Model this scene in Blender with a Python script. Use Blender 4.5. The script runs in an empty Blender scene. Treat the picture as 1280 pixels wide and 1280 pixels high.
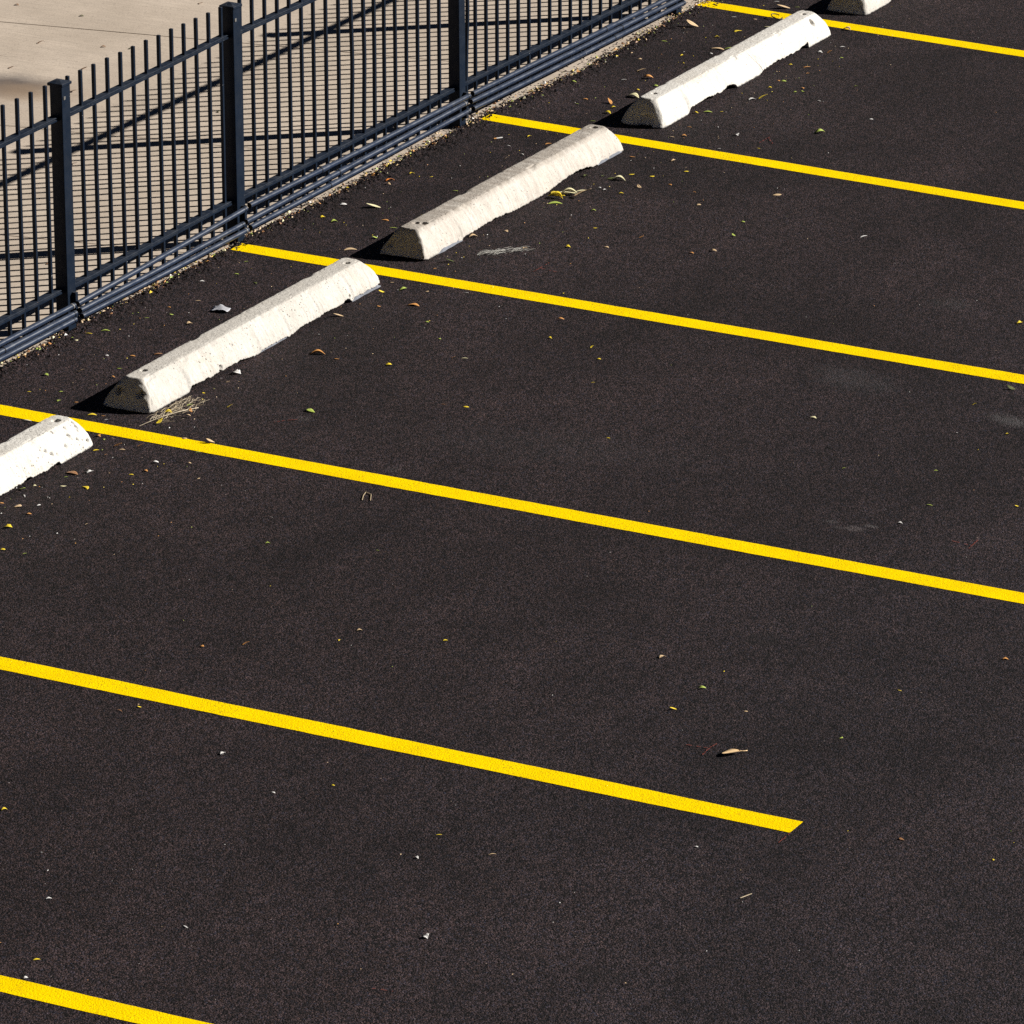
SUN_E, SKY_E, EXPO = 4.6, .05, .97
import bpy, bmesh, math, random
import numpy as np
from mathutils import Vector, Matrix, noise
random.seed(7); rng = np.random.default_rng(7)
S = bpy.context.scene
COL = S.collection

# ------------------------------------------------------------------ helpers
def link(name, me, mat=None, parent=None):
    o = bpy.data.objects.new(name, me); COL.objects.link(o)
    if mat is not None and me is not None: me.materials.append(mat)
    if parent is not None: o.parent = parent
    return o
def mesh(name, verts, faces, smooth=False):
    me = bpy.data.meshes.new(name); me.from_pydata([tuple(v) for v in verts], [], faces); me.update()
    if smooth:
        me.polygons.foreach_set('use_smooth', [True]*len(me.polygons))
    return me
def tag(o, label=None, cat=None, group=None, kind=None):
    if label: o['label'] = label
    if cat: o['category'] = cat
    if group: o['group'] = group
    if kind: o['kind'] = kind
    return o
def empty(name, loc):
    o = bpy.data.objects.new(name, None); o.location = loc; o.empty_display_size = .1
    COL.objects.link(o); return o
def keep(o, parent):
    """parent o, whose mesh is in world coordinates, to an unrotated Empty"""
    o.parent = parent; o.location = -Vector(parent.location); return o
class MB:
    def __init__(s): s.v = []; s.f = []
    def add(s, vs, fs):
        n = len(s.v); s.v += [tuple(p) for p in vs]; s.f += [tuple(i+n for i in f) for f in fs]
    def box(s, a, b):
        x0, y0, z0 = a; x1, y1, z1 = b
        s.add([(x0,y0,z0),(x1,y0,z0),(x1,y1,z0),(x0,y1,z0),(x0,y0,z1),(x1,y0,z1),(x1,y1,z1),(x0,y1,z1)],
              [(0,3,2,1),(4,5,6,7),(0,1,5,4),(1,2,6,5),(2,3,7,6),(3,0,4,7)])
    def loft(s, rings, cap=True):
        n = len(rings[0]); vs = [p for r in rings for p in r]; fs = []
        for i in range(len(rings)-1):
            for j in range(n):
                k = (j+1) % n
                fs.append((i*n+j, i*n+k, (i+1)*n+k, (i+1)*n+j))
        if cap:
            fs.append(tuple(reversed(range(n)))); fs.append(tuple((len(rings)-1)*n+j for j in range(n)))
        s.add(vs, fs)
    def tube(s, p, q, r, n=14, cap=True):
        p, q = Vector(p), Vector(q); d = (q-p).normalized()
        u = d.cross(Vector((0,0,1))).normalized() if abs(d.z) < .95 else Vector((1,0,0)); w = d.cross(u)
        rr = [[c + u*r*math.cos(2*math.pi*k/n) + w*r*math.sin(2*math.pi*k/n) for k in range(n)] for c in (p, q)]
        s.loft(rr, cap)
    def ribbon(s, pts, w, z=None):
        pts = [Vector(p) for p in pts]; vs = []
        for i, p in enumerate(pts):
            a = pts[max(0,i-1)]; b = pts[min(len(pts)-1,i+1)]; d = (b-a); d.z = 0; d.normalize()
            nrm = Vector((-d.y, d.x, 0))*w*.5
            vs += [p+nrm, p-nrm]
        s.add(vs, [(2*i, 2*i+1, 2*i+3, 2*i+2) for i in range(len(pts)-1)])
    def build(s, name, mat, parent=None, smooth=False, bevel=0, seg=2):
        me = mesh(name, s.v, s.f)
        bm = bmesh.new(); bm.from_mesh(me)
        bmesh.ops.recalc_face_normals(bm, faces=bm.faces)
        if bevel: bmesh.ops.bevel(bm, geom=bm.edges[:], offset=bevel, segments=seg, affect='EDGES', profile=.5)
        for f in bm.faces: f.smooth = smooth
        bm.to_mesh(me); bm.free()
        o = link(name, me, mat)
        if parent is not None: keep(o, parent)
        return o

# ------------------------------------------------------------------ node helpers
class NT:
    def __init__(s, name):
        s.m = bpy.data.materials.new(name); s.m.use_nodes = True; s.t = s.m.node_tree
        s.b = s.t.nodes['Principled BSDF']; s.x = 0
        s.co = s.n('ShaderNodeTexCoord').outputs['Object']
    def n(s, ty, **kw):
        nd = s.t.nodes.new(ty)
        for k, v in kw.items(): setattr(nd, k, v)
        return nd
    def l(s, a, b): s.t.links.new(a, b)
    def put(s, sock, v):
        if hasattr(v, 'is_linked') or hasattr(v, 'links'): s.l(v, sock)
        else: sock.default_value = v
    def noise(s, scale, detail=3, rough=.6, vec=None, dist=0, out='Fac'):
        nd = s.n('ShaderNodeTexNoise'); s.l(vec or s.co, nd.inputs['Vector'])
        nd.inputs['Scale'].default_value = scale; nd.inputs['Detail'].default_value = detail
        nd.inputs['Roughness'].default_value = rough; nd.inputs['Distortion'].default_value = dist
        return nd.outputs[out]
    def voro(s, scale, out='Distance', feature='F1', vec=None, rand=1):
        nd = s.n('ShaderNodeTexVoronoi', feature=feature); s.l(vec or s.co, nd.inputs['Vector'])
        nd.inputs['Scale'].default_value = scale; nd.inputs['Randomness'].default_value = rand
        return nd.outputs[out]
    def map(s, loc=(0,0,0), rot=(0,0,0), scale=(1,1,1)):
        nd = s.n('ShaderNodeMapping'); s.l(s.co, nd.inputs['Vector'])
        nd.inputs['Location'].default_value = loc; nd.inputs['Rotation'].default_value = rot; nd.inputs['Scale'].default_value = scale
        return nd.outputs[0]
    def mr(s, v, a, b, c=0., d=1., smooth=False):
        nd = s.n('ShaderNodeMapRange'); nd.clamp = True
        if smooth: nd.interpolation_type = 'SMOOTHSTEP'
        s.put(nd.inputs[0], v)
        for i, q in enumerate((a, b, c, d)): nd.inputs[i+1].default_value = q
        return nd.outputs[0]
    def mix(s, f, a, b, mode='MIX'):
        nd = s.n('ShaderNodeMix', data_type='RGBA', blend_type=mode)
        s.put(nd.inputs[0], f)
        for i, q in ((6, a), (7, b)):
            if isinstance(q, tuple): q = (*q[:3], 1)
            s.put(nd.inputs[i], q)
        return nd.outputs[2]
    def math(s, op, a, b=0., c=0.):
        nd = s.n('ShaderNodeMath', operation=op)
        for i, q in enumerate((a, b, c)): s.put(nd.inputs[i], q)
        return nd.outputs[0]
    def gray(s, v):
        nd = s.n('ShaderNodeCombineColor')
        for i in range(3): s.put(nd.inputs[i], v)
        return nd.outputs[0]
    def bump(s, h, strength, dist, nrm=None):
        nd = s.n('ShaderNodeBump'); s.put(nd.inputs['Height'], h)
        nd.inputs['Strength'].default_value = strength; nd.inputs['Distance'].default_value = dist
        if nrm is not None: s.l(nrm, nd.inputs['Normal'])
        return nd.outputs[0]
    def fin(s, col, rough=.8, spec=.3, nrm=None):
        if isinstance(col, tuple): col = (*col[:3], 1)
        s.put(s.b.inputs['Base Color'], col); s.put(s.b.inputs['Roughness'], rough)
        s.put(s.b.inputs['Specular IOR Level'], spec)
        if nrm is not None: s.l(nrm, s.b.inputs['Normal'])
        return s.m
    def blob(s, x, y, rx, ry, rot=0, soft=.6, wob=.5):
        """1 inside an uneven patch centred at x, y"""
        v = s.map(loc=(0,0,0))
        sub = s.n('ShaderNodeVectorMath', operation='SUBTRACT'); s.l(v, sub.inputs[0]); sub.inputs[1].default_value = (x, y, 0)
        ro = s.n('ShaderNodeVectorRotate', rotation_type='Z_AXIS'); s.l(sub.outputs[0], ro.inputs['Vector']); ro.inputs['Angle'].default_value = -rot
        mu = s.n('ShaderNodeVectorMath', operation='MULTIPLY'); s.l(ro.outputs[0], mu.inputs[0]); mu.inputs[1].default_value = (1/rx, 1/ry, 0)
        ln = s.n('ShaderNodeVectorMath', operation='LENGTH'); s.l(mu.outputs[0], ln.inputs[0])
        w = s.math('ADD', ln.outputs['Value'], s.math('MULTIPLY', s.math('SUBTRACT', s.noise(6/max(rx,ry)*.5, 3), .5), wob))
        return s.mr(w, 1, 1-soft, 0, 1, True)

# ------------------------------------------------------------------ materials
def m_asphalt():
    t = NT('asphalt')
    cell = t.voro(140, 'Color'); sep = t.n('ShaderNodeSeparateColor'); t.l(cell, sep.inputs[0])
    base = t.mix(t.mr(sep.outputs[0], .1, .95), (.0026,.0019,.0020), (.0585,.0375,.0380))
    base = t.mix(t.mr(sep.outputs[1], .72, 1, 0, .55), base, (.026,.029,.050))
    base = t.mix(t.mr(sep.outputs[2], .78, 1, 0, .5), base, (.062,.034,.025))
    # fines between the stones
    c3 = t.voro(118, 'Color'); s3 = t.n('ShaderNodeSeparateColor'); t.l(c3, s3.inputs[0])
    base = t.mix(t.mr(s3.outputs[0], .64, .80, 0, .85), base, (.003,.0025,.0026))
    base = t.mix(t.mr(t.noise(230, 2), .52, .62, 0, .6), base, (.003,.0025,.0026))
    # scattered pale chips of stone
    c2 = t.voro(42, 'Color'); s2 = t.n('ShaderNodeSeparateColor'); t.l(c2, s2.inputs[0])
    chip = t.math('MULTIPLY', t.math('GREATER_THAN', s2.outputs[0], .975), t.math('LESS_THAN', t.voro(42), .14))
    base = t.mix(t.math('MULTIPLY', chip, .8), base, t.mix(s2.outputs[1], (.10,.09,.10), (.20,.14,.11)))
    # wide soft blotches from rolling and wear
    big = t.noise(.55, 4, .6, dist=.6); mid = t.noise(2.6, 4, .6)
    k = t.math('ADD', t.mr(big, .32, .68, .70, 1.28), t.mr(mid, .3, .7, -.12, .12))
    streak = t.noise(1.3, 3, vec=t.map(rot=(0,0,-.1), scale=(.3,2.2,1)))
    k = t.math('MULTIPLY', k, t.mr(streak, .35, .68, 1.10, .84))
    k = t.math('MULTIPLY', k, t.mr(t.noise(22, 3, .6), .3, .7, .78, 1.24))
    k = t.math('MULTIPLY', k, t.mr(t.noise(6.5, 4, .65), .3, .7, .87, 1.14))
    base = t.mix(1, base, t.gray(k), 'MULTIPLY')
    sp = t.n('ShaderNodeSeparateXYZ'); t.l(t.co, sp.inputs[0])
    lane = t.mr(t.math('ADD', sp.outputs[1], t.math('MULTIPLY', t.math('SUBTRACT', t.noise(.4, 3), .5), 5)), 3.2, -2.2, 0, 1, True)
    base = t.mix(t.math('MULTIPLY', lane, .75), base, t.mix(1, base, (.95,1.10,1.22), 'MULTIPLY'))
    drip = t.math('MULTIPLY', t.math('LESS_THAN', t.math('ADD', t.voro(1.15), t.math('MULTIPLY', t.noise(9, 4), .12)), .15), .4)
    base = t.mix(drip, base, (.010,.0085,.0085))
    for (x, y, rx, ry, ro, a, c) in ((4.84,2.04,.20,.36,-.35,.22,(.085,.085,.088)), (4.66,1.16,.09,.17,-.4,.5,(.11,.105,.105)), (6.09,2.1,.12,.16,0,.22,(.08,.08,.08)),
                                (3.04,1.19,.05,.06,0,.6,(.14,.12,.12)), (3.10,1.14,.025,.05,0,.6,(.13,.12,.12)), (3.07,1.32,.03,.05,.2,.3,(.12,.11,.11)), (3.02,1.26,.025,.04,0,.35,(.13,.11,.11)),
                                (2.75,3.35,.06,.05,0,.25,(.1,.09,.09)), (3.35,2.9,.35,.9,.2,.10,(.07,.07,.072)), (1.0,-1.4,.5,1.2,.2,.16,(.055,.056,.062)), (3.15,4.05,.05,.05,0,.4,(.10,.09,.09))):
        b = t.blob(x, y, rx, ry, ro, .8, .9)
        b = t.math('MULTIPLY', b, t.mr(sep.outputs[1], .1, .8, .2, 1))
        base = t.mix(t.math('MULTIPLY', b, a), base, c)
    h = t.math('ADD', t.math('MULTIPLY', t.voro(140), -1), t.math('MULTIPLY', t.noise(150, 3, .7), 1.1))
    n1 = t.bump(h, .8, .007)
    n2 = t.bump(t.noise(9, 4), .25, .012, n1)
    return t.fin(base, .85, .15, n2)
def m_yellow():
    t = NT('yellow_road_paint')
    base = t.mix(t.mr(t.noise(5, 4), .3, .7), (.80,.545,.0), (.92,.64,.0))
    base = t.mix(t.mr(t.noise(60, 3), .35, .7, 0, .3), base, (.74,.48,.0))
    hole = t.math('MULTIPLY', t.math('GREATER_THAN', t.noise(125, 2, .75), .612), t.mr(t.noise(3, 3), .35, .65, .3, 1))
    base = t.mix(t.math('MULTIPLY', hole, .85), base, (.045,.030,.012))
    h = t.math('ADD', t.math('MULTIPLY', t.voro(150), -1), t.noise(95, 4, .7))
    return t.fin(base, .85, .02, t.bump(h, .35, .004))
def m_stop(name, a, b, streak=0, pits=.5, seed=0, crack=None):
    t = NT(name); mp = t.map(loc=(seed*3.7, seed*1.3, 0))
    base = t.mix(t.mr(t.noise(7, 5, .65, mp), .3, .72), a, b)
    base = t.mix(t.mr(t.noise(38, 4, .7, mp), .45, .72, 0, .55), base, tuple(q*.66 for q in b))
    base = t.mix(t.mr(t.noise(120, 3, .7, mp), .5, .7, 0, .5), base, tuple(q*.6 for q in b))
    base = t.mix(t.mr(t.noise(4.5, 5, .7, mp, 1.), .52, .7, 0, .5), base, tuple(q*w for q, w in zip(b, (.74,.68,.60))))
    if streak:
        st = t.noise(5, 4, .6, t.map(loc=(seed,0,0), scale=(5,1.2,1.2)))
        geo = t.n('ShaderNodeNewGeometry'); sz = t.n('ShaderNodeSeparateXYZ'); t.l(geo.outputs['True Normal'], sz.inputs[0])
        sp = t.n('ShaderNodeSeparateXYZ'); t.l(t.co, sp.inputs[0])
        worn = t.mr(sp.outputs[2], .118, .137)     # tyre-worn, dirty crown of the stop
        base = t.mix(t.math('MULTIPLY', t.mr(st, .3, .62, .15, 1), t.math('MULTIPLY', worn, streak)), base, (.27,.235,.20))
        base = t.mix(t.math('MULTIPLY', t.mr(t.noise(4, 4, .6, t.map(scale=(6,1,1))), .5, .7), .4*streak), base, (.33,.28,.24))
    v = t.voro(48, vec=mp); big = t.noise(6, 2, vec=mp)
    pit = t.math('MULTIPLY', t.math('LESS_THAN', t.math('ADD', v, t.math('ADD', t.mr(big, .35, .65, .16, -.05), t.mr(t.noise(55, 2, .6, mp), .3, .7, .08, -.05))), .13+.08*pits), 1.)
    base = t.mix(t.math('MULTIPLY', pit, .75), base, (.06,.05,.045))
    v2 = t.math('LESS_THAN', t.math('ADD', t.voro(115, vec=mp), t.mr(t.noise(30, 2, .6, mp), .35, .65, .14, -.04)), .17); g2 = t.math('GREATER_THAN', t.noise(9, 3, .6, mp), .50)
    base = t.mix(t.math('MULTIPLY', t.math('MULTIPLY', v2, g2), .7), base, (.12,.10,.085))
    if crack:
        sc_ = t.n('ShaderNodeSeparateXYZ'); t.l(t.co, sc_.inputs[0]); xa, za, xb, zb = crack
        line = t.math('ADD', t.math('MULTIPLY', t.math('SUBTRACT', sc_.outputs[2], za), (xb-xa)/(zb-za)), xa)
        line = t.math('ADD', line, t.math('MULTIPLY', t.math('SUBTRACT', t.noise(40, 3, .7), .5), .02))
        dd = t.math('ABSOLUTE', t.math('SUBTRACT', sc_.outputs[0], line))
        on = t.math('MULTIPLY', t.math('LESS_THAN', dd, .0022), t.math('MULTIPLY', t.math('LESS_THAN', sc_.outputs[2], za), t.math('LESS_THAN', sc_.outputs[1], -.045)))
        base = t.mix(t.math('MULTIPLY', on, .85), base, (.06,.05,.04))
    # colour darkens raggedly towards the foot
    sp2 = t.n('ShaderNodeSeparateXYZ'); t.l(t.co, sp2.inputs[0])
    foot = t.math('ADD', sp2.outputs[2], t.math('MULTIPLY', t.math('SUBTRACT', t.noise(26, 4, .7, mp), .5), .03))
    base = t.mix(t.mr(foot, .010, .001, 0, .85), base, (.075,.072,.075))
    h = t.math('ADD', t.noise(70, 4, .75, mp), t.math('MULTIPLY', pit, -1.2))
    return t.fin(base, .9, .12, t.bump(h, .6, .007))
def m_plain(name, col, rough=.6, spec=.3, var=.25, scale=30, bump=.15, bd=.003):
    t = NT(name)
    c = t.mix(t.mr(t.noise(scale, 4), .3, .7), tuple(q*(1-var) for q in col), tuple(q*(1+var) for q in col))
    return t.fin(c, rough, spec, t.bump(t.noise(scale*3, 3), bump, bd))
def m_fence(name, col, dust, rough=.42, spec=.16):
    t = NT(name)
    c = t.mix(t.mr(t.noise(9, 4), .3, .7), tuple(q*.85 for q in col), tuple(q*1.15 for q in col))
    geo = t.n('ShaderNodeNewGeometry'); sz = t.n('ShaderNodeSeparateXYZ'); t.l(geo.outputs['Normal'], sz.inputs[0])
    up = t.mr(sz.outputs[2], .5, .95)
    d = t.math('MULTIPLY', t.mr(t.noise(24, 5, .7), .42, .75, .16, 1), t.math('MULTIPLY', up, dust))
    c = t.mix(d, c, (.105,.108,.115))
    rust = t.math('MULTIPLY', t.math('GREATER_THAN', t.noise(14, 5, .75), .69), t.math('MULTIPLY', up, .6))
    c = t.mix(rust, c, (.20,.085,.03))
    chip = t.math('GREATER_THAN', t.noise(75, 2, .6), .76)
    c = t.mix(t.math('MULTIPLY', chip, .7), c, (.3,.3,.3))
    return t.fin(c, t.mr(t.noise(20, 3), .3, .7, rough-.08, rough+.12), spec, t.bump(t.noise(120, 2), .08, .002))
def m_concrete():
    t = NT('old_concrete_walk')
    base = t.mix(t.mr(t.noise(1.6, 5, .65, dist=.4), .3, .7), (.395,.325,.258), (.54,.452,.368))
    brush = t.noise(6, 4, .65, t.map(rot=(0,0,.2), scale=(9,.5,1)))
    base = t.mix(t.mr(brush, .35, .7, 0, .7), base, (.35,.295,.24))
    base = t.mix(t.mr(t.noise(26, 5, .7), .55, .8, 0, .5), base, (.27,.215,.17))
    base = t.mix(t.mr(t.noise(70, 3, .7), .58, .72, 0, .75), base, (.22,.18,.15))
    base = t.mix(t.math('MULTIPLY', t.blob(7.08, 8.24, .30, .40, .2, .8, .5), 1.), base, (.085,.075,.075))
    base = t.mix(t.math('MULTIPLY', t.blob(7.03, 8.10, .30, .50, .2, 1, .6), .7), base, (.27,.19,.125))
    # a hairline crack that wanders across the slab
    sp = t.n('ShaderNodeSeparateXYZ'); t.l(t.co, sp.inputs[0])
    for xo in (9.29, 6.02, 8.02):
        line = t.math('ADD', t.math('ADD', sp.outputs[0], t.math('MULTIPLY', sp.outputs[1], .2)), t.math('MULTIPLY', t.math('SUBTRACT', t.noise(3, 5, .7), .5), .12))
        dd = t.math('ABSOLUTE', t.math('SUBTRACT', line, xo))
        base = t.mix(t.math('MULTIPLY', t.mr(dd, .001, .006, 1, 0), t.mr(t.noise(2.2, 2), .42, .6, 0, .7)), base, (.10,.08,.06))
    h = t.math('ADD', brush, t.noise(80, 4, .7))
    return t.fin(base, .9, .2, t.bump(h, .3, .004))
def m_leaf(name, a, b, tr=.25):
    t = NT(name)
    c = t.mix(t.mr(t.noise(55, 3), .3, .7), a, b)
    m = t.fin(c, .55, .3, t.bump(t.noise(160, 2), .2, .002))
    t.b.inputs['Subsurface Weight'].default_value = 0
    return m
ASPH = m_asphalt(); YEL = m_yellow(); CONC = m_concrete()
FEN = m_fence('dark_blue_fence_paint', (.0052,.0105,.0215), .4)
PIPE = m_fence('blue_grey_pipe_paint', (.017,.027,.052), .5, .32, .32)
RIDGE_GLINT = m_plain('painted_ridge_glint', (.27,.29,.33), .4, .4, .8, 45)  # pale colour that paints the bright highlight on the rail ridge
BLACK = m_plain('black_rubber', (.012,.012,.013), .6)
SOIL = m_plain('dark_soil', (.035,.027,.02), .95, .1)
GRND = m_plain('packed_earth', (.16,.13,.10), .95, .1, .2, 2)
LIP_SHADE = m_plain('grey_painted_shade', (.16,.17,.195), .8, .2, .25, 40, .4, .004)  # blue-grey that paints the skylit shade of the stops' undercuts
GALV = m_plain('dull_bracket_metal', (.11,.105,.10), .6, .4, .5, 60)
STEEL = m_plain('rusty_steel_pin', (.045,.025,.016), .8, .2, .4, 80)
LM = {'y': m_leaf('yellow_leaf', (.62,.44,.02), (.78,.60,.05)), 'g': m_leaf('yellow_green_leaf', (.22,.32,.05), (.42,.46,.10)),
      't': m_leaf('tan_leaf', (.46,.31,.17), (.62,.46,.28)), 'o': m_leaf('orange_brown_leaf', (.42,.17,.05), (.58,.30,.09)),
      'w': m_leaf('bleached_scrap', (.52,.50,.47), (.72,.70,.68)), 'p': m_leaf('pale_leaf', (.55,.50,.27), (.70,.64,.42)),
      'b': m_leaf('brown_leaf', (.16,.075,.03), (.34,.17,.08)), 'k': m_leaf('dark_green_leaf', (.045,.060,.015), (.10,.11,.03)),
      'r': m_leaf('red_orange_leaf', (.62,.16,.03), (.72,.26,.04))}
STRAW = m_leaf('dry_straw', (.25,.19,.11), (.46,.37,.24)); FIBRE = m_leaf('grey_fibre', (.30,.29,.26), (.48,.46,.41))
PLAS = m_plain('grey_plastic_film', (.42,.42,.45), .3, .5, .2, 30)
SCR = m_plain('red_brown_crayon', (.16,.045,.035), .9, .1, .3, 60)

# ------------------------------------------------------------------ ground, asphalt, concrete walk
def sheet(name, x0, y0, x1, y1, z, mat, kind='structure'):
    o = link(name, mesh(name, [(x0,y0,z),(x1,y0,z),(x1,y1,z),(x0,y1,z)], [(0,1,2,3)]), mat)
    return tag(o, kind=kind)
tag(sheet('ground', -1500, -1500, 1500, 1500, -.06, GRND), 'flat packed earth reaching to the horizon around the lot')
STRX = [(-2.591,-2.586), (-.0156,-.007), (2.6135,2.597), (5.2238,5.209), (7.679,7.807), (10.244,10.423)]
def lerp(a, b, t): return a+(b-a)*t
def interp(tab, x):
    if x <= tab[0][0]: return tab[0][1]
    for (a, p), (b, q) in zip(tab[:-1], tab[1:]):
        if x <= b: return lerp(p, q, (x-a)/(b-a))
    return tab[-1][1]
EDGE = [(2.2,5.665),(3.17,5.665),(3.5,5.655),(3.75,5.70),(4.1,5.685),(4.5,5.665),(5.0,5.675),(5.4,5.69),(5.9,5.66),(7.3,5.655),(7.84,5.68),(8.3,5.645),(8.81,5.615),(9.5,5.63),(10.27,5.655),(11.6,5.65)]
def edge_y(x):
    return interp(EDGE, x) + .012*noise.noise((x*2.1, 3.3, 0)) + .014*noise.noise((x*5, 1.1, 0)) + .012*noise.noise((x*23, 7.1, 0))
def build_asphalt():
    X0, X1, Y1 = 2.2, 11.6, 5.20
    vs = [(-60,-60,0),(80,-60,0),(80,Y1,0),(-60,Y1,0), (-60,5.62,0),(X0,5.62,0),(X0,Y1,0),(X1,Y1,0),(X1,5.62,0),(80,5.62,0)]
    fs = [(0,1,2,7,6,3), (3,6,5,4), (7,2,9,8)]
    n0 = len(vs); nx, ny = 900, 42
    for i in range(nx+1):
        x = X0 + (X1-X0)*i/nx; ye = edge_y(x)
        near = min(abs(x-(a+(b-a))) for a, b in STRX)
        calm = min(1, max(0, (near-.05)/.08))
        for j in range(ny+1):
            t = j/ny; y = Y1 + (ye-Y1)*t
            w = max(0, (t-.45)/.55)**1.8*calm
            z = w*(.012*max(0, noise.noise((x*38, y*38, 0))+.25) + .010*max(0, noise.noise((x*90, y*90, 4))) + .006*max(0,noise.noise((x*9, y*9, 9))))
            if i in (0, nx) or j == 0: z = 0
            vs.append((x, y, z))
    for i in range(nx):
        for j in range(ny):
            a = n0+i*(ny+1)+j
            fs.append((a, a+ny+1, a+ny+2, a+1))
    n1 = len(vs)                                       # broken outer edge drops to the walk
    for i in range(nx+1):
        x, y, z = vs[n0+i*(ny+1)+ny]; vs.append((x, y+.006, -.03))
    for i in range(nx):
        a = n0+i*(ny+1)+ny; b = a+ny+1
        fs.append((a, b, n1+i+1, n1+i))
    o = link('asphalt', mesh('asphalt', vs, fs), ASPH)
    tag(o, 'fresh black asphalt of the parking lot', kind='structure')
build_asphalt()

# concrete walk: slabs with open joints running aslant to the fence
def build_walk():
    m = MB(); js = [-12,-9,-6.4,-4.5,-2.7,-.9,1.0,2.92,4.78,6.60,8.54,10.40,12.3,14.2,16.1,18,20,23,27,32,38]
    ys = [5.40, 9.95, 12.2, 14.5, 17, 20, 24, 30]
    for a, b in zip(js[:-1], js[1:]):
        for c, d in zip(ys[:-1], ys[1:]):
            g = .0045; f = lambda x, y: x-.2*(y-7)
            n = 14; top = []
            # gently broken long edges
            L = []; R = []
            for k in range(n+1):
                y = c+g+(d-c-2*g)*k/n
                L.append((f(a, y)+g+.002*noise.noise((a*3, y*6, 0)), y)); R.append((f(b, y)-g+.002*noise.noise((b*3, y*6, 5)), y))
            vs = []
            dz = .0012*noise.noise((a*5.5, c*3.1, 0))
            for l, r in zip(L, R): vs += [(l[0], l[1], -.004+dz), (r[0], r[1], -.004+dz), (l[0], l[1], -.045), (r[0], r[1], -.045)]
            fs = []
            for k in range(n):
                o = 4*k; fs += [(o, o+1, o+5, o+4), (o, o+4, o+6, o+2), (o+1, o+3, o+7, o+5)]
            fs += [(0, 2, 3, 1), (4*n, 4*n+1, 4*n+3, 4*n+2)]
            m.add(vs, fs)
    tag(m.build('sidewalk', CONC), 'worn tan concrete walk with slanting joints beyond the fence', kind='structure')
build_walk()
tag(sheet('soil', -12, 5.3, 38, 30, -.024, SOIL), 'dark dirt down in the joints of the concrete walk')

# ------------------------------------------------------------------ painted stripes
def stripe(ci, y0, y1, label, w=.118):
    c0, c1 = STRX[ci]; n = 120; vs = []; fs = []
    for i in range(n+1):
        y = y0 + (y1-y0)*i/n; xc = c0 + (c1-c0)*y/5.6
        e0 = .0035*noise.noise((y*1.7, ci, 0)) + .0025*noise.noise((y*14, ci, 3)); e1 = .0035*noise.noise((y*1.7, ci, 9)) + .0025*noise.noise((y*14, ci, 13))
        yo = 0
        for k, t in enumerate((-.5, -.17, .17, .5)):
            yy = y
            if i == n: yy += .012*noise.noise((k*3.1, ci, 2.))
            vs.append((xc + t*w + (e0 if k == 0 else e1 if k == 3 else 0), yy, .0015))
        if i:
            for k in range(3):
                a = 4*(i-1)+k; fs.append((a, a+1, a+5, a+4))
    o = link('parking_stripe', mesh('parking_stripe', vs, fs), YEL)
    tag(o, label, 'parking stripe', 'yellow parking stripes')
stripe(5, .0, 5.665, 'farthest yellow stripe, running past the far end of the whitest wheel stop')
stripe(4, .0, 5.648, 'yellow stripe running between the grey-topped wheel stop and the whitest one')
stripe(3, .0, 5.648, 'yellow stripe between the grey-topped wheel stop and the one with drilled end')
stripe(2, .0, 5.66, 'yellow stripe passing the pitted end of the wheel stop cut off at left')
stripe(1, .0, 5.66, 'long yellow stripe whose squared end shows on bare asphalt')
stripe(0, .0, 5.66, 'nearest yellow stripe, only a short piece at the bottom left corner')

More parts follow.
